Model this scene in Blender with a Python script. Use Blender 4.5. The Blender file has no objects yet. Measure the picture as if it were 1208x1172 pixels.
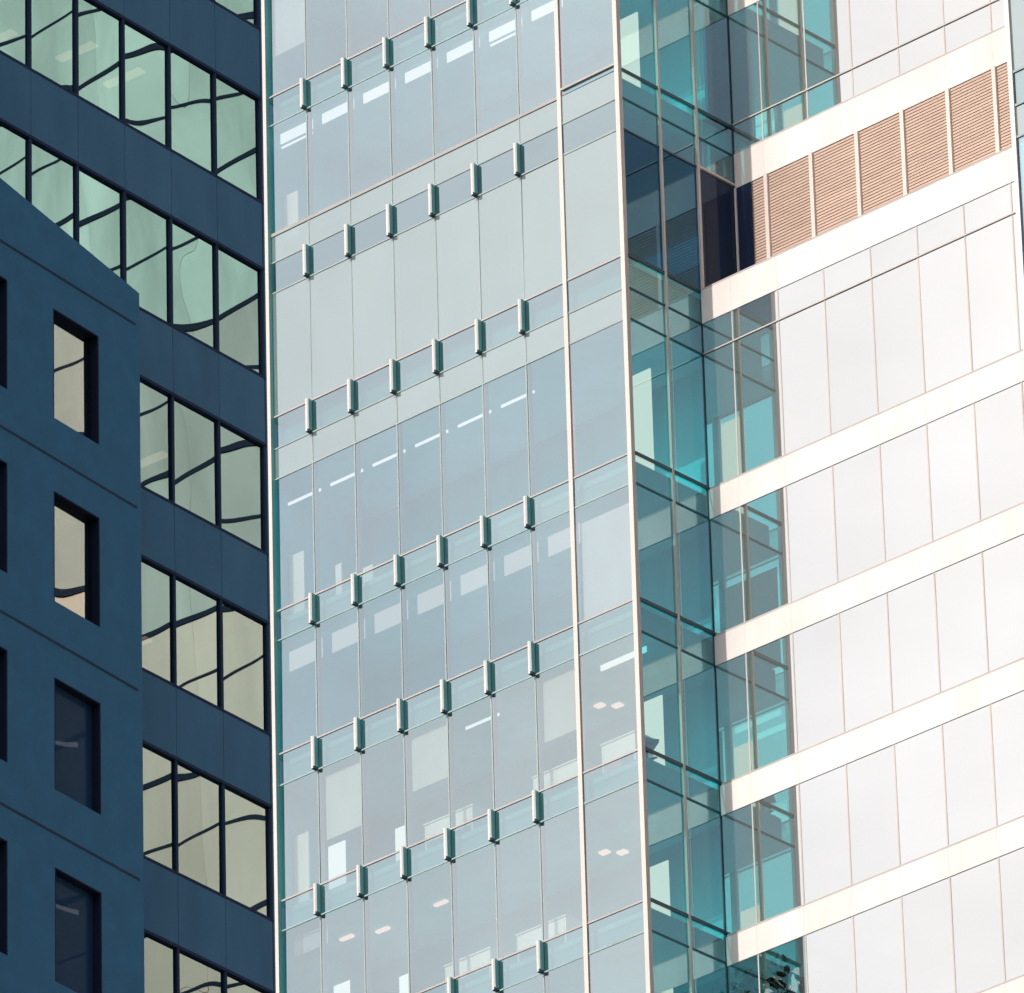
import bpy, math, random
from mathutils import Vector, Matrix
random.seed(7)
scn = bpy.context.scene
COL = scn.collection

# ------------------------------------------------------------------ camera
cam_d = bpy.data.cameras.new('camera')
cam = bpy.data.objects.new('camera', cam_d)
COL.objects.link(cam)
Rv = Vector((0.73360671, 0.67911376, -0.02501399))
Uv = Vector((0.3308316, -0.32474164, 0.88605492))
Fv = Vector((-0.593609, 0.65829125, 0.46290494))
CAM = Vector((130.47986964, -148.96859926, 1.7))
cam.matrix_world = Matrix(((Rv.x, Uv.x, -Fv.x, CAM.x), (Rv.y, Uv.y, -Fv.y, CAM.y),
                           (Rv.z, Uv.z, -Fv.z, CAM.z), (0, 0, 0, 1)))
cam_d.sensor_fit = 'HORIZONTAL'
cam_d.sensor_width = 36.0
cam_d.lens = 36.0 * 11187.83 / 1208.0
cam_d.clip_start = 1.0
cam_d.clip_end = 6000.0
scn.camera = cam

# ------------------------------------------------------------------ sun and sky
SUN_EL = math.radians(36)
_sx, _sy = -0.134, -0.991
_n = math.hypot(_sx, _sy)
SUN = Vector((_sx / _n * math.cos(SUN_EL), _sy / _n * math.cos(SUN_EL), math.sin(SUN_EL)))
world = bpy.data.worlds.new('World')
scn.world = world
world.use_nodes = True
wn = world.node_tree
wn.nodes.clear()
sky = wn.nodes.new('ShaderNodeTexSky')
sky.sky_type = 'NISHITA'
sky.sun_disc = False
sky.sun_elevation = SUN_EL
sky.sun_rotation = math.atan2(SUN.x, SUN.y)
sky.air_density = 1.0
sky.dust_density = 5.0
sky.ozone_density = 3.0
bgn = wn.nodes.new('ShaderNodeBackground')
bgn.inputs['Strength'].default_value = 0.13
wout = wn.nodes.new('ShaderNodeOutputWorld')
wtc = wn.nodes.new('ShaderNodeTexCoord')
wmp = wn.nodes.new('ShaderNodeMapping'); wmp.inputs['Scale'].default_value = (14, 14, 34)
wnz = wn.nodes.new('ShaderNodeTexNoise'); wnz.inputs['Scale'].default_value = 1.0
wnz.inputs['Detail'].default_value = 6.0; wnz.inputs['Roughness'].default_value = 0.55
wmr = wn.nodes.new('ShaderNodeMapRange')
wmr.inputs['From Min'].default_value = 0.3; wmr.inputs['From Max'].default_value = 0.7
wmr.inputs['To Min'].default_value = 0.90; wmr.inputs['To Max'].default_value = 1.10
wvs = wn.nodes.new('ShaderNodeVectorMath'); wvs.operation = 'SCALE'
wn.links.new(wtc.outputs['Generated'], wmp.inputs['Vector']); wn.links.new(wmp.outputs['Vector'], wnz.inputs['Vector'])
wn.links.new(wnz.outputs['Fac'], wmr.inputs['Value']); wn.links.new(sky.outputs['Color'], wvs.inputs[0])
wn.links.new(wmr.outputs['Result'], wvs.inputs['Scale'])
wn.links.new(wvs.outputs['Vector'], bgn.inputs['Color'])
wn.links.new(bgn.outputs['Background'], wout.inputs['Surface'])

sd = bpy.data.lights.new('sun', 'SUN')
sd.energy = 3.2
sd.angle = math.radians(0.5)
sd.color = (1.0, 0.925, 0.85)
so = bpy.data.objects.new('sun', sd)
COL.objects.link(so)
so.rotation_euler = SUN.to_track_quat('Z', 'Y').to_euler()
so.location = (0, -60, 220)

scn.view_settings.view_transform = 'Standard'
scn.view_settings.look = 'None'
scn.view_settings.exposure = 0.0
scn.view_settings.gamma = 1.0
scn.cycles.max_bounces = 14
scn.cycles.glossy_bounces = 6
scn.cycles.transparent_max_bounces = 14
scn.cycles.caustics_reflective = False
scn.cycles.caustics_refractive = False

# ------------------------------------------------------------------ materials
def new_mat(name):
    m = bpy.data.materials.new(name)
    m.use_nodes = True
    nt = m.node_tree
    nt.nodes.clear()
    out = nt.nodes.new('ShaderNodeOutputMaterial')
    return m, nt, out

def vary(nt, col, scale=1.5, amount=0.12, streak=1.0):
    """Base colour with soft weathering noise in world-scale object space."""
    tc = nt.nodes.new('ShaderNodeTexCoord')
    mp = nt.nodes.new('ShaderNodeMapping')
    mp.inputs['Scale'].default_value = (scale, scale, scale * streak)
    nz = nt.nodes.new('ShaderNodeTexNoise')
    nz.inputs['Scale'].default_value = 1.0
    nz.inputs['Detail'].default_value = 5.0
    rp = nt.nodes.new('ShaderNodeMapRange')
    rp.inputs['From Min'].default_value = 0.3
    rp.inputs['From Max'].default_value = 0.7
    rp.inputs['To Min'].default_value = 1.0 - amount
    rp.inputs['To Max'].default_value = 1.0 + amount * 0.5
    oi = nt.nodes.new('ShaderNodeObjectInfo')
    r2 = nt.nodes.new('ShaderNodeMapRange')
    r2.inputs['To Min'].default_value = 1.0 - amount * 0.5
    r2.inputs['To Max'].default_value = 1.0 + amount * 0.3
    mu = nt.nodes.new('ShaderNodeMath'); mu.operation = 'MULTIPLY'
    mx = nt.nodes.new('ShaderNodeVectorMath'); mx.operation = 'SCALE'
    mx.inputs[0].default_value = col
    L = nt.links.new
    L(tc.outputs['Object'], mp.inputs['Vector']); L(mp.outputs['Vector'], nz.inputs['Vector'])
    L(nz.outputs['Fac'], rp.inputs['Value']); L(oi.outputs['Random'], r2.inputs['Value'])
    L(rp.outputs['Result'], mu.inputs[0]); L(r2.outputs['Result'], mu.inputs[1])
    L(mu.outputs[0], mx.inputs['Scale'])
    return mx.outputs['Vector']

def solid(name, col, rough=0.6, metal=0.0, amount=0.1, scale=1.5, streak=0.3, spec=0.5, bump=0.0):
    m, nt, out = new_mat(name)
    p = nt.nodes.new('ShaderNodeBsdfPrincipled')
    p.inputs['Roughness'].default_value = rough
    p.inputs['Metallic'].default_value = metal
    p.inputs['Specular IOR Level'].default_value = spec
    nt.links.new(vary(nt, col, scale, amount, streak), p.inputs['Base Color'])
    if bump:
        nz = nt.nodes.new('ShaderNodeTexNoise'); nz.inputs['Scale'].default_value = 40
        nz.inputs['Detail'].default_value = 6
        tc = nt.nodes.new('ShaderNodeTexCoord')
        nt.links.new(tc.outputs['Object'], nz.inputs['Vector'])
        b = nt.nodes.new('ShaderNodeBump'); b.inputs['Strength'].default_value = bump
        b.inputs['Distance'].default_value = 0.01
        nt.links.new(nz.outputs['Fac'], b.inputs['Height'])
        nt.links.new(b.outputs['Normal'], p.inputs['Normal'])
    nt.links.new(p.outputs['BSDF'], out.inputs['Surface'])
    return m

def glass(name, tint, refl_col, refl, diff=None, diff_fac=0.0, rough=0.0, vary_amt=0.06):
    """Coated window glass: part mirror, part clear tinted, optionally part fritted (diffuse)."""
    m, nt, out = new_mat(name)
    L = nt.links.new
    tr = nt.nodes.new('ShaderNodeBsdfTransparent'); tr.inputs['Color'].default_value = (*tint, 1)
    gl = nt.nodes.new('ShaderNodeBsdfGlossy'); gl.inputs['Roughness'].default_value = rough
    oi = nt.nodes.new('ShaderNodeObjectInfo')
    mr = nt.nodes.new('ShaderNodeMapRange')
    mr.inputs['To Min'].default_value = 1 - vary_amt; mr.inputs['To Max'].default_value = 1 + vary_amt
    vs = nt.nodes.new('ShaderNodeVectorMath'); vs.operation = 'SCALE'
    vs.inputs[0].default_value = refl_col
    L(oi.outputs['Random'], mr.inputs['Value']); L(mr.outputs['Result'], vs.inputs['Scale'])
    L(vs.outputs['Vector'], gl.inputs['Color'])
    base = tr
    if diff is not None:
        df = nt.nodes.new('ShaderNodeBsdfDiffuse')
        L(vary(nt, diff, 0.8, 0.06, 0.4), df.inputs['Color'])
        m0 = nt.nodes.new('ShaderNodeMixShader'); m0.inputs['Fac'].default_value = diff_fac
        L(tr.outputs[0], m0.inputs[1]); L(df.outputs[0], m0.inputs[2])
        base = m0
    mx = nt.nodes.new('ShaderNodeMixShader'); mx.inputs['Fac'].default_value = refl
    L(base.outputs[0], mx.inputs[1]); L(gl.outputs[0], mx.inputs[2])
    L(mx.outputs[0], out.inputs['Surface'])
    return m

def lamp_mat(name, col, strength):
    m, nt, out = new_mat(name)
    e = nt.nodes.new('ShaderNodeEmission')
    e.inputs['Color'].default_value = (*col, 1); e.inputs['Strength'].default_value = strength
    nt.links.new(e.outputs[0], out.inputs['Surface'])
    return m

M = {}
M['vision'] = glass('clear vision glass', (0.80, 0.90, 0.92), (0.915, 1.0, 0.985), 0.43, vary_amt=0.045)
M['vision_aqua'] = glass('aqua vision glass', (0.80, 0.93, 0.90), (0.95, 1.0, 0.945), 0.475, vary_amt=0.05)
M['vision_pale'] = glass('pale vision glass', (0.80, 0.92, 0.92), (0.93, 1.0, 0.97), 0.485, vary_amt=0.05)
M['clear_wing'] = glass('clear wing glass', (0.70, 0.92, 0.90), (0.92, 0.985, 0.96), 0.42, vary_amt=0.03)
M['spandrel'] = glass('shadow box spandrel glass', (0.42, 0.56, 0.56), (0.875, 1.02, 0.985), 0.50, vary_amt=0.03)
M['frit'] = glass('back painted pale glass', (0.5, 0.6, 0.6), (0.93, 0.985, 0.955), 0.42, (0.23, 0.31, 0.29), 0.85, vary_amt=0.015)
M['mirror'] = glass('silver mirror glass', (0.34, 0.70, 0.70), (1.0, 0.985, 0.915), 0.69, (0.5, 0.55, 0.53), 0.45, vary_amt=0.02)
M['teal_glass'] = glass('teal side glass', (0.20, 0.96, 0.98), (0.62, 0.88, 0.96), 0.31)
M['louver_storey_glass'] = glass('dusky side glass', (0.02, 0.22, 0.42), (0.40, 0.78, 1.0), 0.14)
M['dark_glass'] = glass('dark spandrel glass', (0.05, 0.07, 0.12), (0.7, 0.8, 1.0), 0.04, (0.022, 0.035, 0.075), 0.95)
M['band'] = solid('white aluminium band', (0.80, 0.755, 0.73), 0.5, amount=0.12, scale=0.9, spec=0.2)
M['band_joint'] = solid('band joint sealant', (0.62, 0.58, 0.55), 0.7)
M['cream_metal'] = solid('cream aluminium mullion', (0.70, 0.62, 0.57), 0.5, amount=0.06)
M['pink_cap'] = solid('rosy transom cap', (0.52, 0.47, 0.45), 0.6, spec=0.1)
M['grey_joint'] = solid('grey glazing joint', (0.38, 0.46, 0.46), 0.7, spec=0.1)
M['wing_joint'] = solid('pale panel joint', (0.58, 0.53, 0.50), 0.7, spec=0.1)
M['sill_grey'] = solid('grey beige sill', (0.42, 0.42, 0.41), 0.7, spec=0.1)
M['dark_frame'] = solid('dark teal frame', (0.02, 0.06, 0.09), 0.5)
M['fin'] = solid('fin aluminium', (0.74, 0.69, 0.66), 0.5)
M['fin_glass'] = solid('teal fin cheek', (0.28, 0.84, 0.80), 0.5)
M['louver'] = solid('copper beige louver blade', (0.56, 0.42, 0.345), 0.6, amount=0.12, spec=0.1, scale=0.9, streak=6.0)
M['louver_back'] = solid('louver backing', (0.42, 0.29, 0.23), 0.8)  # backing a deeper tone than the blades
M['slab'] = solid('teal carpet slab', (0.18, 0.62, 0.62), 0.8)
M['ceiling'] = solid('acoustic ceiling', (0.16, 0.80, 0.86), 0.9)
M['room_wall'] = solid('teal office wall', (0.04, 0.72, 0.78), 0.9)
M['partition'] = solid('white partition', (0.78, 0.77, 0.70), 0.8)
M['blind'] = solid('roller blind fabric', (0.60, 0.63, 0.60), 0.9)
M['lamp'] = lamp_mat('white lamp and sunlit glow', (1.0, 1.0, 0.98), 1.0)  # ceiling lamps, and sunlight put as glow into blinds and partitions
M['warm_lamp'] = lamp_mat('warm ceiling lamp', (1.0, 0.62, 0.52), 1.1)
M['glow_cream'] = lamp_mat('cream sunlit wall glow', (1.0, 0.28, 0.23), 3.2)  # sunlight on a pale wall, put in as emission
M['glow_neutral'] = lamp_mat('neutral sunlit wall glow', (0.95, 1.0, 0.92), 0.55)  # emission added for a sunlit wall behind the plants
M['glow_soft'] = lamp_mat('soft blind and glint glow', (0.92, 1.0, 0.95), 0.50)  # glow for sunlit blinds and a window reflection, not a lamp
M['lit_faint'] = lamp_mat('faint warm lamp', (1.0, 0.55, 0.36), 1.0)
M['navy_panel'] = solid('navy spandrel panel', (0.094, 0.215, 0.325), 0.8, amount=0.10, spec=0.05)
M['navy_frame'] = solid('navy window frame', (0.028, 0.050, 0.100), 0.7, spec=0.08)
M['green_glass'] = glass('bronze green mirror glass', (0.30, 0.42, 0.45), (0.41, 0.59, 0.58), 0.62, vary_amt=0.10)
M['blue_concrete'] = solid('blue grey painted concrete', (0.070, 0.212, 0.340), 0.9, amount=0.10, scale=2.0, streak=1.0, bump=0.3, spec=0.1)
M['groove'] = solid('dark joint', (0.018, 0.045, 0.085), 0.9)
M['reveal'] = solid('dark window frame', (0.016, 0.022, 0.048), 0.7, spec=0.1)
M['punched_glass'] = glass('cream mirror glass', (0.4, 0.5, 0.5), (0.55, 0.62, 0.58), 0.66)
M['dark_reflection_glass'] = glass('glass with painted dark reflection', (0.5, 0.5, 0.55), (0.6, 0.7, 0.8), 0.010, (0.035, 0.085, 0.16), 0.8)  # a dark reflection painted into the navy diffuse part
M['room_dark'] = solid('dim room', (0.035, 0.05, 0.10), 0.9)
M['pale_panel'] = solid('pale render panel', (0.60, 0.58, 0.53), 0.8, amount=0.25, scale=0.5)
M['pale_panel_warm'] = solid('warm beige render panel', (0.92, 0.73, 0.62), 0.8, amount=0.16, scale=0.5)
M['pale_panel_teal'] = solid('sea green cladding panel', (0.76, 0.89, 0.80), 0.8, amount=0.30, scale=0.6)
M['dark_ledge'] = solid('dark floor ledge', (0.02, 0.03, 0.055), 0.7, spec=0.1)
M['ground'] = solid('asphalt ground', (0.09, 0.09, 0.09), 0.9, scale=0.2)
M['chair'] = solid('grey office chair fabric', (0.05, 0.10, 0.12), 0.8)
M['desk'] = solid('white desk laminate', (0.85, 0.85, 0.82), 0.4)
M['leaf'] = solid('dark leaf', (0.02, 0.055, 0.03), 0.6, amount=0.4)
M['pot'] = solid('plant pot', (0.25, 0.23, 0.2), 0.7)

# ------------------------------------------------------------------ mesh helpers
class MB:
    def __init__(self):
        self.v = []; self.f = []; self.mi = []
    def box(self, x0, x1, y0, y1, z0, z1, mi=0):
        b = len(self.v)
        self.v += [(x0, y0, z0), (x1, y0, z0), (x1, y1, z0), (x0, y1, z0),
                   (x0, y0, z1), (x1, y0, z1), (x1, y1, z1), (x0, y1, z1)]
        for q in ((0, 3, 2, 1), (4, 5, 6, 7), (0, 1, 5, 4), (1, 2, 6, 5), (2, 3, 7, 6), (3, 0, 4, 7)):
            self.f.append(tuple(b + i for i in q)); self.mi.append(mi)
        return self
    def poly(self, pts, mi=0):
        b = len(self.v); self.v += list(pts)
        self.f.append(tuple(range(b, b + len(pts)))); self.mi.append(mi)
        return self
    def prism(self, pts, dx):
        """outline in the y,z plane given at x, extruded along x by dx"""
        n = len(pts); b = len(self.v)
        self.v += list(pts) + [(p[0] + dx, p[1], p[2]) for p in pts]
        self.f.append(tuple(range(b, b + n))); self.f.append(tuple(range(b + 2 * n - 1, b + n - 1, -1)))
        for i in range(n):
            j = (i + 1) % n
            self.f.append((b + i, b + n + i, b + n + j, b + j))
        self.mi += [0] * (n + 2)
        return self
    def build(self, name, mats, parent=None, smooth=False):
        me = bpy.data.meshes.new(name)
        me.from_pydata(self.v, [], self.f)
        if not isinstance(mats, (list, tuple)): mats = [mats]
        for m in mats: me.materials.append(m)
        for p, i in zip(me.polygons, self.mi):
            p.material_index = i; p.use_smooth = smooth
        me.update()
        o = bpy.data.objects.new(name, me)
        COL.objects.link(o)
        if parent is not None: o.parent = parent
        return o

def box(name, mat, parent, *a):
    return MB().box(*a).build(name, mat, parent)

prnd = random.Random(5)
def pane_box(name, mat, parent, x0, x1, y, z0, z1, tilt=0.0016):
    """a sheet of glass facing -y, sitting in its frame a hair out of true, slightly bowed"""
    tx, tz, bw = prnd.gauss(0, tilt), prnd.gauss(0, tilt), prnd.gauss(0, tilt) * 0.5
    n = 8
    m = MB(); hx, hz = (x1 - x0) / 2, (z1 - z0) / 2
    for j in range(n + 1):
        for i in range(n + 1):
            u, v = -1 + 2 * i / n, -1 + 2 * j / n
            d = tx * u * hx + tz * v * hz + bw * hx * (1 - u * u) * (1 - v * v)
            m.v.append((x0 + (u + 1) * hx, y + 0.004 + d, z0 + (v + 1) * hz))
    for j in range(n):
        for i in range(n):
            a = j * (n + 1) + i
            m.f.append((a, a + 1, a + n + 2, a + n + 1)); m.mi.append(0)
    o = m.build(name, mat, parent, smooth=True)
    return o

def side_sheet(name, mat, parent, x, y0, y1, z0, z1):
    t1, t2 = prnd.gauss(0, 0.0006), prnd.gauss(0, 0.0006)
    return MB().poly([(x, y0, z0), (x + t1, y1, z0), (x + t1 + t2, y1, z1), (x + t2, y0, z1)]).build(name, mat, parent)

def tag(o, label=None, cat=None, group=None, kind=None):
    if label: o['label'] = label
    if cat: o['category'] = cat
    if group: o['group'] = group
    if kind: o['kind'] = kind
    return o

def empty(name, loc=(0, 0, 0), rz=0.0):
    o = bpy.data.objects.new(name, None)
    COL.objects.link(o)
    o.location = loc; o.rotation_euler = (0, 0, rz)
    return o

# ------------------------------------------------------------------ ground
g = MB().poly([(-2500, -2500, 0), (2500, -2500, 0), (2500, 2500, 0), (-2500, 2500, 0)]).build('ground', M['ground'])
tag(g, kind='structure')

# ================================================================== GLASS TOWER
T = empty('glass_tower', (0, 0, 0))
tag(T, 'pale glass office tower with a projecting glazed bay, white bands and beige louvers', 'tower')
XL = -11.82
DLOW, DUP = 2.69, 4.12          # depth of the recess below / above the louver storey
ZSTEP = 111.57
cols = [XL, -10.38, -8.96, -7.54, -6.12, -4.70, -3.28, -1.93, 0.0]
# rows of the projecting bay, bottom to top: (z0, z1, kind)
rows = [(86.05, 86.82, 's'), (86.82, 89.92, 'v'), (89.92, 90.68, 's'), (90.68, 93.77, 'v'), (93.77, 94.55, 's'), (94.55, 97.63, 'v'), (97.63, 98.42, 's'),
        (98.42, 101.49, 'v'), (101.49, 102.33, 's'), (102.33, 105.40, 'v'), (105.40, 106.20, 's'),
        (106.20, 109.82, 'v'), (109.82, 110.66, 'w'), (110.66, 111.55, 's'), (111.55, 115.02, 'w'),
        (115.02, 115.88, 's'), (115.88, 116.66, 'w'), (116.66, 119.80, 'v'), (119.80, 120.62, 's'),
        (120.62, 123.70, 'v'), (123.70, 124.50, 's'), (124.50, 127.6, 'v')]
floors = [86.82, 90.68, 94.55, 98.42, 102.33, 106.20, 111.55, 116.66, 120.62, 124.50]
PK = {'v': ('vision_pane', 'vision'), 's': ('spandrel_pane', 'spandrel'), 'w': ('painted_pane', 'frit')}
ZB, ZT = 86.05, 127.6
G = 0.012
for (z0, z1, k) in rows:
    nm, mt = PK[k]
    if k == 'v' and z0 < 102: mt = 'vision_aqua'
    if k == 'v' and z0 > 116: mt = 'vision_pale'
    for a, b in zip(cols[:-1], cols[1:]):
        pane_box(nm, M[mt], T, a + G, b - G, 0.0, z0 + G, z1 - G)
# vertical glazing joints of the bay, the wide cream mullion, the corner post and the edge fin
for x in cols[1:-2]:
    MB().box(x - 0.019, x + 0.019, -0.006, 0.016, ZB, ZT).box(x - 0.04, x + 0.04, 0.03, 0.16, ZB, ZT).build('glazing_joint', M['grey_joint'], T)
box('mullion', M['cream_metal'], T, -1.93 - 0.07, -1.93 + 0.055, -0.03, 0.12, ZB, ZT)
box('corner_post', M['cream_metal'], T, -0.10, 0.028, -0.05, 0.08, ZB, ZT)
MB().box(-11.80, -11.65, -0.13, -0.11, ZB, ZT, 0).box(-11.795, -11.66, -0.11, -0.002, ZB, ZT, 1).build('edge_fin', [M['cream_metal'], M['fin_glass']], T)
# horizontal lines: rosy caps at the sills, grey joints at the heads
for z in (86.82, 90.68, 94.55, 98.42, 102.33, 106.20, 111.55, 120.62, 124.50):
    box('sill_cap', M['pink_cap'], T, XL, -2.01, -0.018, -0.006, z - 0.022, z + 0.022)
    box('sill_cap', M['pink_cap'], T, -1.85, -0.105, -0.018, -0.006, z - 0.022, z + 0.022)
box('sill_cap', M['sill_grey'], T, XL, -2.01, -0.02, -0.006, 116.66 - 0.045, 116.66 + 0.045)
box('sill_cap', M['pink_cap'], T, -1.85, -0.105, -0.05, -0.006, 116.82 - 0.03, 116.82 + 0.03)
for z in (86.05, 89.92, 93.77, 97.63, 101.49, 105.40, 109.82, 110.66, 115.02, 115.88, 119.80, 123.70):
    box('head_joint', M['grey_joint'], T, XL, -2.01, -0.012, -0.003, z - 0.018, z + 0.018)
    box('head_joint', M['grey_joint'], T, -1.85, -0.105, -0.012, -0.003, z - 0.025, z + 0.025)
# small vertical fins on the spandrels
for z0, z1 in ((86.05, 86.82), (89.92, 90.68), (93.77, 94.55), (97.63, 98.42), (101.49, 102.33), (105.40, 106.20), (110.66, 111.55), (115.02, 115.88), (119.80, 120.62), (123.70, 124.50)):
    for x in cols[1:-2]:
        f = MB()
        x0, x1, yf, yb = x - 0.080, x + 0.022, -0.165, -0.012
        prof = [(x0, yb), (x0, yf + 0.03), (x0 + 0.02, yf), (x1 - 0.03, yf), (x1, yf + 0.03), (x1, yb)]
        zs_ = [z0 - 0.01, z0 + 0.05, z1 + 0.005]
        for z in zs_: f.v += [(px, py, z) for px, py in prof]
        for lv in range(2):
            for q in range(5):
                b0 = lv * 6 + q
                f.f.append((b0, b0 + 1, b0 + 7, b0 + 6)); f.mi.append(2 if lv == 0 and q >= 3 else (1 if q >= 4 else 0))
        f.f.append((5, 4, 3, 2, 1, 0)); f.mi.append(2)
        f.f.append((12, 13, 14, 15, 16, 17)); f.mi.append(0)
        f.build('fin', [M['fin'], M['fin_glass'], M['dark_frame']], T)

# ---- side (return) wall of the bay, facing the white wing
rrows = [(z0, z1) for z0, z1, k in rows]
for (z0, z1) in rrows:
    up = z0 > ZSTEP - 0.1
    segs = [(0.09, 1.36), (1.42, 2.68)] if not up else [(0.09, 1.36), (1.42, 2.70), (2.78, DUP - 0.02)]
    for i, (a, b) in enumerate(segs):
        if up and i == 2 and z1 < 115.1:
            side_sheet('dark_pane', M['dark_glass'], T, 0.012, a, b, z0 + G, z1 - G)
        else:
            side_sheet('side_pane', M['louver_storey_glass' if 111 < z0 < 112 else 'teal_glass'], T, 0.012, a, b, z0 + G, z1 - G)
box('side_mullion', M['cream_metal'], T, 0.0, 0.075, 1.36, 1.42, ZB, ZT)
box('side_mullion', M['cream_metal'], T, 0.0, 0.075, 2.705, 2.775, ZSTEP + 0.02, ZT)
box('inner_corner_post', M['dark_frame'], T, -0.04, 0.03, DLOW - 0.01, DLOW + 0.06, ZB, 110.66)
box('inner_corner_post', M['dark_frame'], T, -0.04, 0.03, DUP - 0.018, DUP + 0.05, 115.0, ZT)
box('dark_pane_rim', M['cream_metal'], T, 0.0, 0.06, 2.78, DUP - 0.02, 115.02, 115.07)
for z in floors:
    d = DUP if z > ZSTEP else DLOW
    for a, b in [(0.085, 1.358), (1.422, 2.70)] + ([(2.778, d)] if d == DUP else []):
        b = min(b, d - 0.02)
        box('side_transom', M['dark_frame'], T, 0.021, 0.05, a, b, z - 0.045, z + 0.045)
for z in (89.92, 93.77, 97.63, 101.49, 105.40, 109.82, 110.66, 115.02, 115.88, 119.80, 123.70):
    d = DUP if z > ZSTEP else DLOW
    for a, b in [(0.085, 1.358), (1.422, 2.70)] + ([(2.778, d)] if d == DUP else []):
        b = min(b, d - 0.02)
        if a > 2.7 and z < 115.1: continue
        box('side_joint', M['dark_frame'], T, 0.021, 0.036, a, b, z - 0.022, z + 0.022)

# ---- recessed white wing
XR = 12.0
wc = [0.03, 0.98, 2.43, 3.88, 5.35, 6.80, 8.25, 9.70, 11.15, XR]
low_panes = [(86.75, 89.86), (90.55, 93.69), (94.43, 97.56), (98.34, 101.48), (102.25, 105.37), (106.16, 109.83), (109.83, 110.66)]
low_bands = [(85.95, 86.75), (89.86, 90.55), (93.69, 94.43), (97.56, 98.34), (101.48, 102.25), (105.37, 106.16), (110.66, 111.57)]
up_panes = [(115.91, 116.74), (116.74, 119.83), (120.63, 123.70), (124.5, 127.6)]
up_bands = [(114.95, 115.91), (119.83, 120.63), (123.70, 124.50)]
def wing(panes, bands, Y):
    for z0, z1 in panes:
        for a, b in zip(wc[:-1], wc[1:]):
            pane_box('mirror_pane', M['clear_wing' if (z0 == 90.55 and b < 2.5) else 'mirror'], T, a + G, b - G, Y, z0 + G, z1 - G, 0.0005)
        for x in wc[1:-1]:
            MB().box(x - 0.020, x + 0.020, Y - 0.003, Y + 0.002, z0, z1).build('wing_joint', M['wing_joint'], T)
    for z0, z1 in bands:
        m = MB()
        for a, b in zip(wc[:-1], wc[1:]):
            m.box(a + 0.004, b - 0.004, Y - 0.014, Y + 0.02, z0 + 0.002, z1 - 0.008, 0)
        m.box(0.03, XR, Y - 0.010, Y + 0.03, z0 + 0.004, z1, 1)
        m.build('metal_band', [M['band'], M['band_joint']], T)
        box('band_trim', M['pink_cap'], T, 0.08, XR, Y - 0.015, Y - 0.006, z1 + 0.002, z1 + 0.04)
wing(low_panes, low_bands, DLOW)
wing(up_panes, up_bands, DUP)
box('wing_transom', M['wing_joint'], T, 0.03, XR, DLOW - 0.024, DLOW - 0.014, 109.812, 109.848)
box('wing_transom', M['wing_joint'], T, 0.03, XR, DUP - 0.024, DUP - 0.014, 116.722, 116.758)
box('ledge', M['band'], T, 0.04, XR, DLOW + 0.03, DUP + 0.3, ZSTEP - 0.10, ZSTEP - 0.004)
# louver storey
LZ0, LZ1 = ZSTEP, 114.95
lc = [0.03, 1.04, 2.49, 3.95, 5.39, 6.83, 8.28, 9.73, 11.18, XR]
for a, b in zip(lc[:-1], lc[1:]):
    m = MB()
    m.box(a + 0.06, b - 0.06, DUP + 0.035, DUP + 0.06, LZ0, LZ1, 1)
    n = 40
    h = (LZ1 - LZ0) / n
    for i in range(n):
        z = LZ0 + i * h
        y0, y1 = DUP + 0.005, DUP + 0.03
        s = len(m.v)
        m.v += [(a + 0.06, y0, z + 0.0), (b - 0.06, y0, z + 0.0), (b - 0.06, y1, z + h * 0.95), (a + 0.06, y1, z + h * 0.95),
                (a + 0.06, y0, z + h * 0.55), (b - 0.06, y0, z + h * 0.55), (b - 0.06, y1, z + h * 0.95 + 0.012), (a + 0.06, y1, z + h * 0.95 + 0.012)]
        for q in ((0, 1, 2, 3), (4, 7, 6, 5), (0, 4, 5, 1), (2, 6, 7, 3)):
            m.f.append(tuple(s + j for j in q)); m.mi.append(0)
    m.build('louver_panel', [M['louver'], M['louver_back']], T)
for x in lc[1:-1]:
    box('louver_post', M['cream_metal'], T, x - 0.055, x + 0.055, DUP - 0.06, DUP + 0.10, LZ0, LZ1)
box('louver_post', M['cream_metal'], T, XR - 0.05, XR, DUP - 0.06, DUP + 0.10, LZ0, LZ1)
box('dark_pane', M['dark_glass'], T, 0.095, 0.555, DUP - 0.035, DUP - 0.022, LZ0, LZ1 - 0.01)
box('louver_corner_post', M['fin'], T, 0.03, 0.09, DUP - 0.06, DUP + 0.10, LZ0, LZ1)

# ---- second projecting bay, right of the white wing
bc = [12.06, 13.9, 15.3, 16.7, 18.1, 19.5, 20.9, 22.4]
for (z0, z1, k) in rows:
    nm, mt = PK[k]
    for a, b in zip(bc[:-1], bc[1:]):
        box('bay_' + nm, M[mt], T, a + G, b - G, 0.0, 0.02, z0 + G, z1 - G)
    box('bay_side_pane', M['teal_glass'], T, 12.0, 12.02, 0.06, DUP, z0 + G, z1 - G)
for x in bc[1:]:
    box('bay_joint', M['grey_joint'], T, x - 0.03, x + 0.03, -0.012, -0.003, ZB, ZT)
box('corner_post', M['band'], T, 11.99, 12.12, -0.05, 0.05, ZB, ZT)
for z0, z1, k in rows:
    box('bay_joint_line', M['grey_joint'], T, 12.13, 22.4, -0.03, -0.013, z0 - 0.03, z0 + 0.03)

for z0, z1, k in rows:
    box('bay_end_pane', M['spandrel' if k == 's' else 'frit'], T, 22.402, 22.42, 0.02, 9.0, z0 + G, z1 - G)
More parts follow.
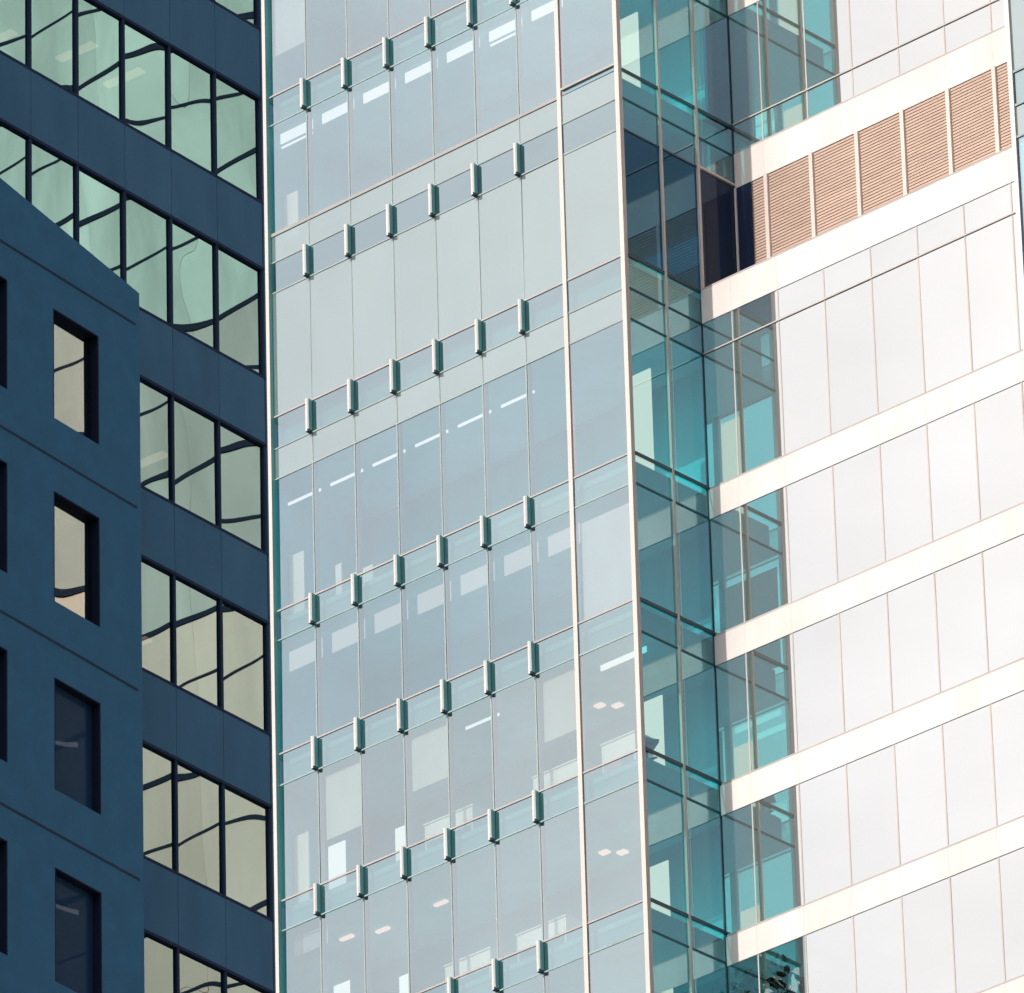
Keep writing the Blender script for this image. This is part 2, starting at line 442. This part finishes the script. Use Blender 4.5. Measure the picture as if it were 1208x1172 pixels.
# ---- insides: slabs, ceilings, back walls, ceiling lamps, blinds, partitions
tops = floors
heads = [86.05, 89.92, 93.77, 97.63, 101.49, 105.40, 109.82, 115.88, 119.80, 123.70]
for zt, zh in zip(tops, heads):
    MB().box(XL + 0.05, -0.18, 0.30, 9.0, zh + 0.10, zt - 0.06, 0).build('floor_slab', M['slab'], T)
    MB().box(XL + 0.05, -0.05, 0.10, 3.2, zh + 0.02, zh + 0.09, 0).build('ceiling', M['ceiling'], T)
    Yw = DUP if zt > ZSTEP else DLOW
    MB().box(0.05, 22.4, Yw + 0.14, 9.0, zh + 0.10, zt - 0.12, 0).build('wing_floor_slab', M['slab'], T)
for zt, zh in zip(tops[:-1], heads[1:]):
    box('back_wall', M['room_wall'], T, XL + 0.05, -0.03, 3.2, 3.3, zt - 0.05, zh + 0.09)
    box('wing_back_wall', M['room_wall'], T, 0.05, 22.4, 6.5, 6.6, zt - 0.11, zh + 0.09)
    box('end_wall', M['room_wall'], T, XL + 0.02, XL + 0.10, 0.12, 6.45, zt - 0.05, zh + 0.01)
core = MB().box(XL, 22.4, 9.0, 30.0, 0.0, 134.0).box(XL, 22.4, 0.1, 9.0, 0.0, 86.0).box(XL, 22.4, 0.1, 9.0, 127.6, 134.0)
core.build('core', M['frit'], T)

def strips(y, z0, z1, mat, idx, lap=0.30, name='blind_strip'):
    for i in idx:
        a, b = cols[i], cols[i + 1]
        box(name, M[mat], T, a + lap, b - 0.04, y, y + 0.03, z0, z1)
strips(0.24, 119.34, 119.62, 'lamp', range(7))  # this and the next: sunlit blinds, their brightness put in as glow
strips(0.24, 119.20, 119.25, 'lamp', (0, 5), 0.33)
strips(0.24, 123.2, 123.5, 'blind', range(7))
strips(0.3, 109.18, 109.25, 'lamp', range(0, 6), 0.30, 'light_strip')
strips(0.26, 104.62, 105.14, 'glow_soft', range(7))  # sunlit blinds made to glow, no lamp here
strips(0.3, 101.05, 101.12, 'lamp', (4,), 0.3, 'light_strip')
strips(0.3, 101.05, 101.2, 'lamp', (7,), 0.45, 'light_strip')
strips(0.3, 97.0, 97.5, 'frit', (0,))
def blind(i, zt, z0, z1, mat='blind', y=0.20, x0=None, x1=None):
    a, b = cols[i] + 0.06, cols[i + 1] - 0.06
    if x0 is not None: a, b = x0, x1
    box('roller_blind', M[mat], T, a, b, y, y + 0.01, z0, z1)
blind(0, 0, 121.9, 123.65)
blind(7, 0, 102.40, 105.05)
blind(3, 0, 99.95, 101.35)
blind(6, 0, 99.75, 101.35)
blind(1, 0, 99.65, 101.35)
for x, z, y in ((-9.9, 95.3, 1.6), (-10.8, 95.3, 1.3), (-7.9, 95.4, 1.5)):
    box('light_strip', M['warm_lamp'], T, x - 0.2, x + 0.2, y, y + 0.12, 97.59, 97.64)
for x, y in ((-3.3, 2.2), (-3.0, 2.5)):
    for zh in (93.77, 97.63, 101.49):
        box('light_strip', M['warm_lamp'], T, x - 0.12, x + 0.12, y, y + 0.18, zh - 0.03, zh + 0.021)
# glowing panels in place of sunlit walls and partitions, and plain partitions, close to the glass
for zt, h in ((116.66, 2.1), (120.62, 2.5), (106.20, 2.72), (98.42, 1.81), (94.55, 1.4), (90.68, 2.0)):
    box('glow_panel', M['glow_cream'], T, -0.93, -0.22, 1.0, 1.04, zt - 0.05, zt + h)
for x0, x1, z0, z1 in ((-10.37, -9.82, 98.40, 99.52), (-8.17, -7.79, 98.40, 99.24), (-10.27, -9.76, 94.5, 95.82), (-8.14, -7.81, 94.5, 95.36)):
    box('glow_panel', M['lamp'], T, x0, x1, 0.30, 0.33, z0, z1)  # sunlit partitions made to glow, neither screens nor lamps
for i, (x0, x1, y, z0, z1) in enumerate(((-11.7, -11.2, 0.5, 106.2, 107.9), (-11.7, -11.2, 0.5, 98.4, 100.3), (-11.7, -11.2, 0.5, 94.5, 95.9), (-11.7, -11.2, 0.5, 116.6, 118.0),
        (-10.15, -9.95, 0.5, 106.2, 107.1), (-9.65, -9.0, 0.6, 106.2, 106.75))):
    box('partition', M['partition'], T, x0, x1, y, y + 0.05, z0 - 0.05, z1)

box('glow_panel', M['glow_neutral'], T, 0.06, 1.15, 3.9, 3.94, 91.0, 93.7)  # sunlit back of the room, brightness added as emission
# ------------------------------------------------------------------ things inside the tower
def chair(loc, rz, label):
    c = empty('office_chair', loc, rz); tag(c, label, 'chair', 'office chairs behind the tower glass')
    MB().box(-0.25, 0.25, -0.24, 0.24, 0.44, 0.52).build('seat', M['chair'], c)
    m = MB(); n = 8
    for i in range(n):
        t = i / (n - 1); w = 0.17 + 0.09 * math.sin(t * 2.2)
        z = 0.55 + 0.55 * t
        if i < n - 1: m.box(-w, w, 0.22 + 0.06 * t, 0.27 + 0.06 * t, z, z + 0.55 / (n - 1))
    m.build('backrest', M['chair'], c)
    MB().box(-0.03, 0.03, -0.03, 0.03, 0.08, 0.44).build('pedestal', M['dark_frame'], c)
    m = MB()
    for k in range(5):
        a = k * 2 * math.pi / 5
        for s in range(6):
            r = 0.05 + s * 0.045
            x, y = r * math.cos(a), r * math.sin(a)
            m.box(x - 0.025, x + 0.025, y - 0.025, y + 0.025, 0.03, 0.09 - s * 0.006)
    m.build('star_base', M['dark_frame'], c)
    return c
def desk(loc, w, label):
    d = empty('desk', loc); tag(d, label, 'desk', 'white desks behind the tower glass')
    MB().box(-w / 2, w / 2, -0.35, 0.35, 0.71, 0.745).build('desk_top', M['desk'], d)
    for s in (-1, 1):
        MB().box(s * (w / 2 - 0.05) - 0.025, s * (w / 2 - 0.05) + 0.025, -0.32, 0.32, 0.0, 0.71).build('leg', M['desk'], d)
    MB().box(-w / 2 + 0.08, w / 2 - 0.08, -0.32, -0.30, 0.25, 0.71).build('modesty_panel', M['desk'], d)
    return d
def plant(loc, h, label, seed):
    rnd = random.Random(seed)
    p = empty('potted_plant', loc); tag(p, label, 'plant')
    m = MB(); n = 12
    ring = []
    for z, r in ((0, 0.17), (0.38, 0.22), (0.38, 0.19), (0.33, 0.18)):
        ring.append([(r * math.cos(2 * math.pi * i / n), r * math.sin(2 * math.pi * i / n), z) for i in range(n)])
    m.v = [v for r in ring for v in r]
    for k in range(3):
        for i in range(n):
            j = (i + 1) % n
            m.f.append((k * n + i, k * n + j, k * n + n + j, k * n + n + i)); m.mi.append(0)
    m.f.append(tuple(range(n))[::-1]); m.f.append(tuple(range(3 * n, 4 * n))); m.mi += [0, 0]
    m.build('pot', M['pot'], p)
    st = MB()
    lf = MB()
    for k in range(7):
        a = rnd.uniform(0, 6.28); tip = Vector((math.cos(a) * 0.3, math.sin(a) * 0.3, h * rnd.uniform(0.6, 0.85)))
        for s in range(8):
            q = Vector((0, 0, 0.33)).lerp(tip, s / 8)
            st.box(q.x - 0.012, q.x + 0.012, q.y - 0.012, q.y + 0.012, q.z, q.z + (tip.z - 0.33) / 8 + 0.01)
        for s in range(70):
            t = rnd.uniform(0.35, 1.15)
            q = Vector((0, 0, 0.33)).lerp(tip, t) + Vector((rnd.gauss(0, .11), rnd.gauss(0, .11), rnd.gauss(0, .11)))
            d = Vector((rnd.gauss(0, 1), rnd.gauss(0, 1), rnd.gauss(0.2, .7))).normalized() * rnd.uniform(0.18, 0.34)
            sdv = d.cross(Vector((rnd.gauss(0, 1), rnd.gauss(0, 1), rnd.gauss(0, 1)))).normalized() * 0.075
            lf.poly([q, q + d * 0.5 + sdv, q + d, q + d * 0.5 - sdv])
    st.build('stem', M['leaf'], p)
    lf.build('foliage', M['leaf'], p)
    return p
chair((-0.42, 0.62, 98.40), 2.6, 'dark office chair beside a glowing cream panel at the bay corner')
desk((-1.0, 0.62, 98.40), 1.1, 'white desk end showing at the glass corner post beside a dark chair')
desk((-3.1, 0.75, 98.40), 1.5, 'white desk behind bay glass just left of the wide cream mullion')
desk((-6.6, 0.80, 98.40), 1.6, 'white desk behind bay glass beside a glowing white panel')
desk((-3.7, 0.75, 94.53), 1.6, 'white desk cluttered along the lowest full row of bay windows')
desk((-6.1, 0.80, 94.53), 1.5, 'white desk seen low in the bay beside small white partition')
plant((0.42, 3.10, 90.6), 3.1, 'dark leafy indoor plant behind lower wing glass, left of a cream joint', 3)
plant((1.72, 3.05, 90.6), 2.95, 'dark leafy indoor plant behind lower wing glass, nearest the white panes', 5)

# ================================================================== DARK OFFICE BUILDING (left)
DL = empty('dark_office_building', (21.28, -34.78, 0.0), math.radians(4.2256))
tag(DL, 'dark navy office block with strip windows of greenish mirror glass', 'office block')
lw_b = [68.0, 71.77, 75.54, 79.34, 83.11, 86.86, 90.66, 94.50]   # window sills
lw_t = [70.25, 74.04, 77.83, 81.63, 85.39, 89.18, 92.93, 96.75]  # window heads
LY = [-0.02 - 1.340 * i for i in range(0, 11)]
YE = LY[-1]
def wavy_pane(name, mat, parent, y0, y1, z0, z1, x, rnd, amp=0.0017, nx=14):
    m = MB()
    b = rnd.uniform(0.5, 1.5) * amp * rnd.choice((-1, 1, 1)); tx = rnd.gauss(0, 0.0010); tz = rnd.gauss(0, 0.0012)
    ph = rnd.uniform(0, 6.28); am2 = rnd.uniform(0.0002, 0.0007); ph2 = rnd.uniform(0, 6.28)
    for j in range(nx + 1):
        for i in range(nx + 1):
            u = -1 + 2 * i / nx; v = -1 + 2 * j / nx
            d = b * (1 - u * u) * (1 - v * v) + tx * u * 0.67 + tz * v + am2 * math.sin(2.6 * v + ph) * math.cos(2.2 * u + ph2)
            m.v.append((x + d, y0 + (y1 - y0) * i / nx, z0 + (z1 - z0) * j / nx))
    for j in range(nx):
        for i in range(nx):
            a = j * (nx + 1) + i
            m.f.append((a, a + 1, a + nx + 2, a + nx + 1)); m.mi.append(0)
    return m.build(name, mat, parent, smooth=True)
rnd = random.Random(11)
for r, (zb, zt) in enumerate(zip(lw_b, lw_t)):
    # spandrel from this head to next sill
    zn = lw_b[r + 1] if r + 1 < len(lw_b) else 100.0
    for a, b in zip(LY[1:], LY[:-1]):
        box('spandrel_panel', M['navy_panel'], DL, -0.02, 0.03, a + 0.006, b - 0.006, zt + 0.05, zn - 0.05)
        wavy_pane('window_pane', M['green_glass'], DL, a + 0.03, b - 0.03, zb + 0.03, zt - 0.03, -0.03, rnd)
    box('window_sill', M['navy_frame'], DL, -0.08, 0.036, YE, 0.012, zb - 0.05, zb + 0.012)
    box('window_head', M['navy_frame'], DL, -0.08, 0.036, YE, 0.012, zt - 0.012, zt + 0.05)
    for y in LY:
        box('mullion', M['navy_frame'], DL, -0.08, 0.02, y - 0.036, y + 0.036, zb + 0.013, zt - 0.013)
    box('floor_slab', M['room_dark'], DL, -9.0, -0.10, YE, -0.05, zt + 0.06, zn - 0.06)
    for k, y in enumerate(LY[1:-1]):
        if rnd.random() < 0.55:
            L0 = rnd.uniform(1.0, 2.2)
            box('light_strip', M['lit_faint'], DL, -L0 - 0.9, -L0, y + 0.3, y + 0.5, zt + 0.01, zt + 0.058)
    box('room_wall', M['room_dark'], DL, -9.1, -9.0, YE, -0.05, zb - 0.05, zn - 0.05)
MB().box(-26, -9.12, YE, -0.02, 0, 100.0).box(-9.12, 0.0, YE, -0.02, 0, 67.94).box(-9.12, -0.022, YE, -0.02, 98.0, 100.4).build('core', M['navy_panel'], DL)
MB().box(-9.1, 0.02, 0.013, 0.06, 67.9, 100.0).build('end_wall', M['navy_panel'], DL)

# ================================================================== PUNCHED WINDOW BUILDING (front left)
DM = empty('punched_window_building', (22.42, -39.28, 0.0), math.radians(7.41))
tag(DM, 'blue grey concrete building with punched windows in front of the dark block', 'building')
RD = 0.17
wy = [(-2.60, -1.24), (-5.30, -3.95), (-8.0, -6.65)]
wz = [(67.80, 70.02), (71.56, 73.78), (75.31, 77.54), (79.07, 81.30), (82.80, 85.06)]
YM0, YM1 = -9.5, 0.0
def top(y): return 86.50 + (-(y) - 0.03) * 0.143
ys = sorted({YM0, YM1, *[a for w in wy for a in w]})
zs = sorted({67.0, *[a for w in wz for a in w]})
m = MB()
grooves = [70.70, 74.445, 78.24, 81.97, 85.785]
for i in range(len(ys) - 1):
    for j in range(len(zs)):
        y0, y1 = ys[i], ys[i + 1]
        z0 = zs[j]; z1 = zs[j + 1] if j + 1 < len(zs) else None
        hole = any(abs(y0 - a) < 1e-6 for a, b in wy) and any(abs(z0 - a) < 1e-6 for a, b in wz)
        if hole: continue
        if z1 is None:
            m.prism([(-0.4, y0, z0), (-0.4, y1, z0), (-0.4, y1, top(y1)), (-0.4, y0, top(y0))], 0.4)
        else:
            m.box(-0.4, 0.0, y0, y1, z0, z1)
m.build('wall', M['blue_concrete'], DM)
for z in grooves:
    box('joint', M['groove'], DM, 0.001, 0.006, YM0, -0.12, z - 0.03, z + 0.025)
MB().box(-16.0, -3.6, YM0, -0.25, 0, 86.2).box(-3.6, -0.01, YM0, -0.02, 0, 66.99).build('core', M['blue_concrete'], DM)
MB().box(-3.6, -0.42, YM0, -0.3, 86.0, 86.2).build('roof', M['blue_concrete'], DM)
for y0, y1 in wy:
    for k, (z0, z1) in enumerate(wz):
        w = MB().box(-RD, -0.004, y0 + 0.001, y0 + 0.03, z0 + 0.001, z1 - 0.001).box(-RD, -0.004, y1 - 0.03, y1 - 0.001, z0 + 0.001, z1 - 0.001)
        w.box(-RD, -0.004, y0 + 0.03, y1 - 0.03, z1 - 0.03, z1 - 0.001)
        w.box(-RD - 0.05, -RD, y0 + 0.001, y0 + 0.06, z0, z1).box(-RD - 0.05, -RD, y1 - 0.06, y1 - 0.001, z0, z1)
        w = w.build('window_frame', M['reveal'], DM)
        dark = k <= 2
        p = wavy_pane('pane', M['dark_reflection_glass' if dark else 'punched_glass'], w, y0 + 0.05, y1 - 0.05, z0 + 0.01, z1 - 0.01, -RD + 0.005, rnd)
        if dark:
            t = MB()
            for q in range(10):
                u = q / 10; ya = y0 + 0.06 + (y1 - y0 - 0.3) * u
                zz = z1 - 0.62 + (0.25 * u * u if k == 2 else 0.12 * u * u) + (-0.45 if k == 2 else 0.1)
                t.box(-0.36, -0.33, ya, ya + (y1 - y0 - 0.3) / 10, zz, zz + 0.035 + 0.004 * q)
            t.build('light_strip', M['glow_soft'], DM)  # glowing curve painted in for a pale reflection, not a lamp
    box('room_back', M['room_dark'], DM, -3.5, -3.4, y0 - 0.4, y1 + 0.4, 67.0, 86.0)

# ================================================================== PALE NEIGHBOUR (right, out of frame: it is what the dark block's glass mirrors)
N = empty('pale_office_building', (0, 0, 0))
tag(N, 'pale rendered office building with dark floor ledges standing right of the glass tower', 'building')
zl = [88.1, 92.05, 95.98, 100.0, 103.95, 107.9, 112.05, 116.1, 119.8, 123.8, 127.7, 131.6]
NX0, NX1 = 30.0, 66.0
for z0, z1 in zip(zl[:-1], zl[1:]):
    n = 12
    for i in range(n):
        a = NX0 + (NX1 - NX0) * i / n; b = NX0 + (NX1 - NX0) * (i + 1) / n
        box('facade_panel', M['pale_panel_warm' if z0 < 103.5 else ('pale_panel' if z0 < 111 else 'pale_panel_teal')], N, a + 0.004, b - 0.004, 0.0, 0.2, z0 + 0.09, z1 - 0.08)
    box('floor_ledge', M['dark_ledge'], N, NX0, NX1, -0.03, 0.2, z0 - 0.07, z0 + 0.08)
    box('panel_joint', M['dark_ledge'], N, NX0, NX1, -0.02, -0.003, (z0 + z1) / 2 + 0.15, (z0 + z1) / 2 + 0.23)
MB().box(NX0, NX1, 0.3, 20, 0, 131.4).build('core', M['pale_panel'], N)
MB().box(NX0, NX1, -0.02, 0.2, 0, 87.9).build('lower_wall', M['pale_panel'], N)
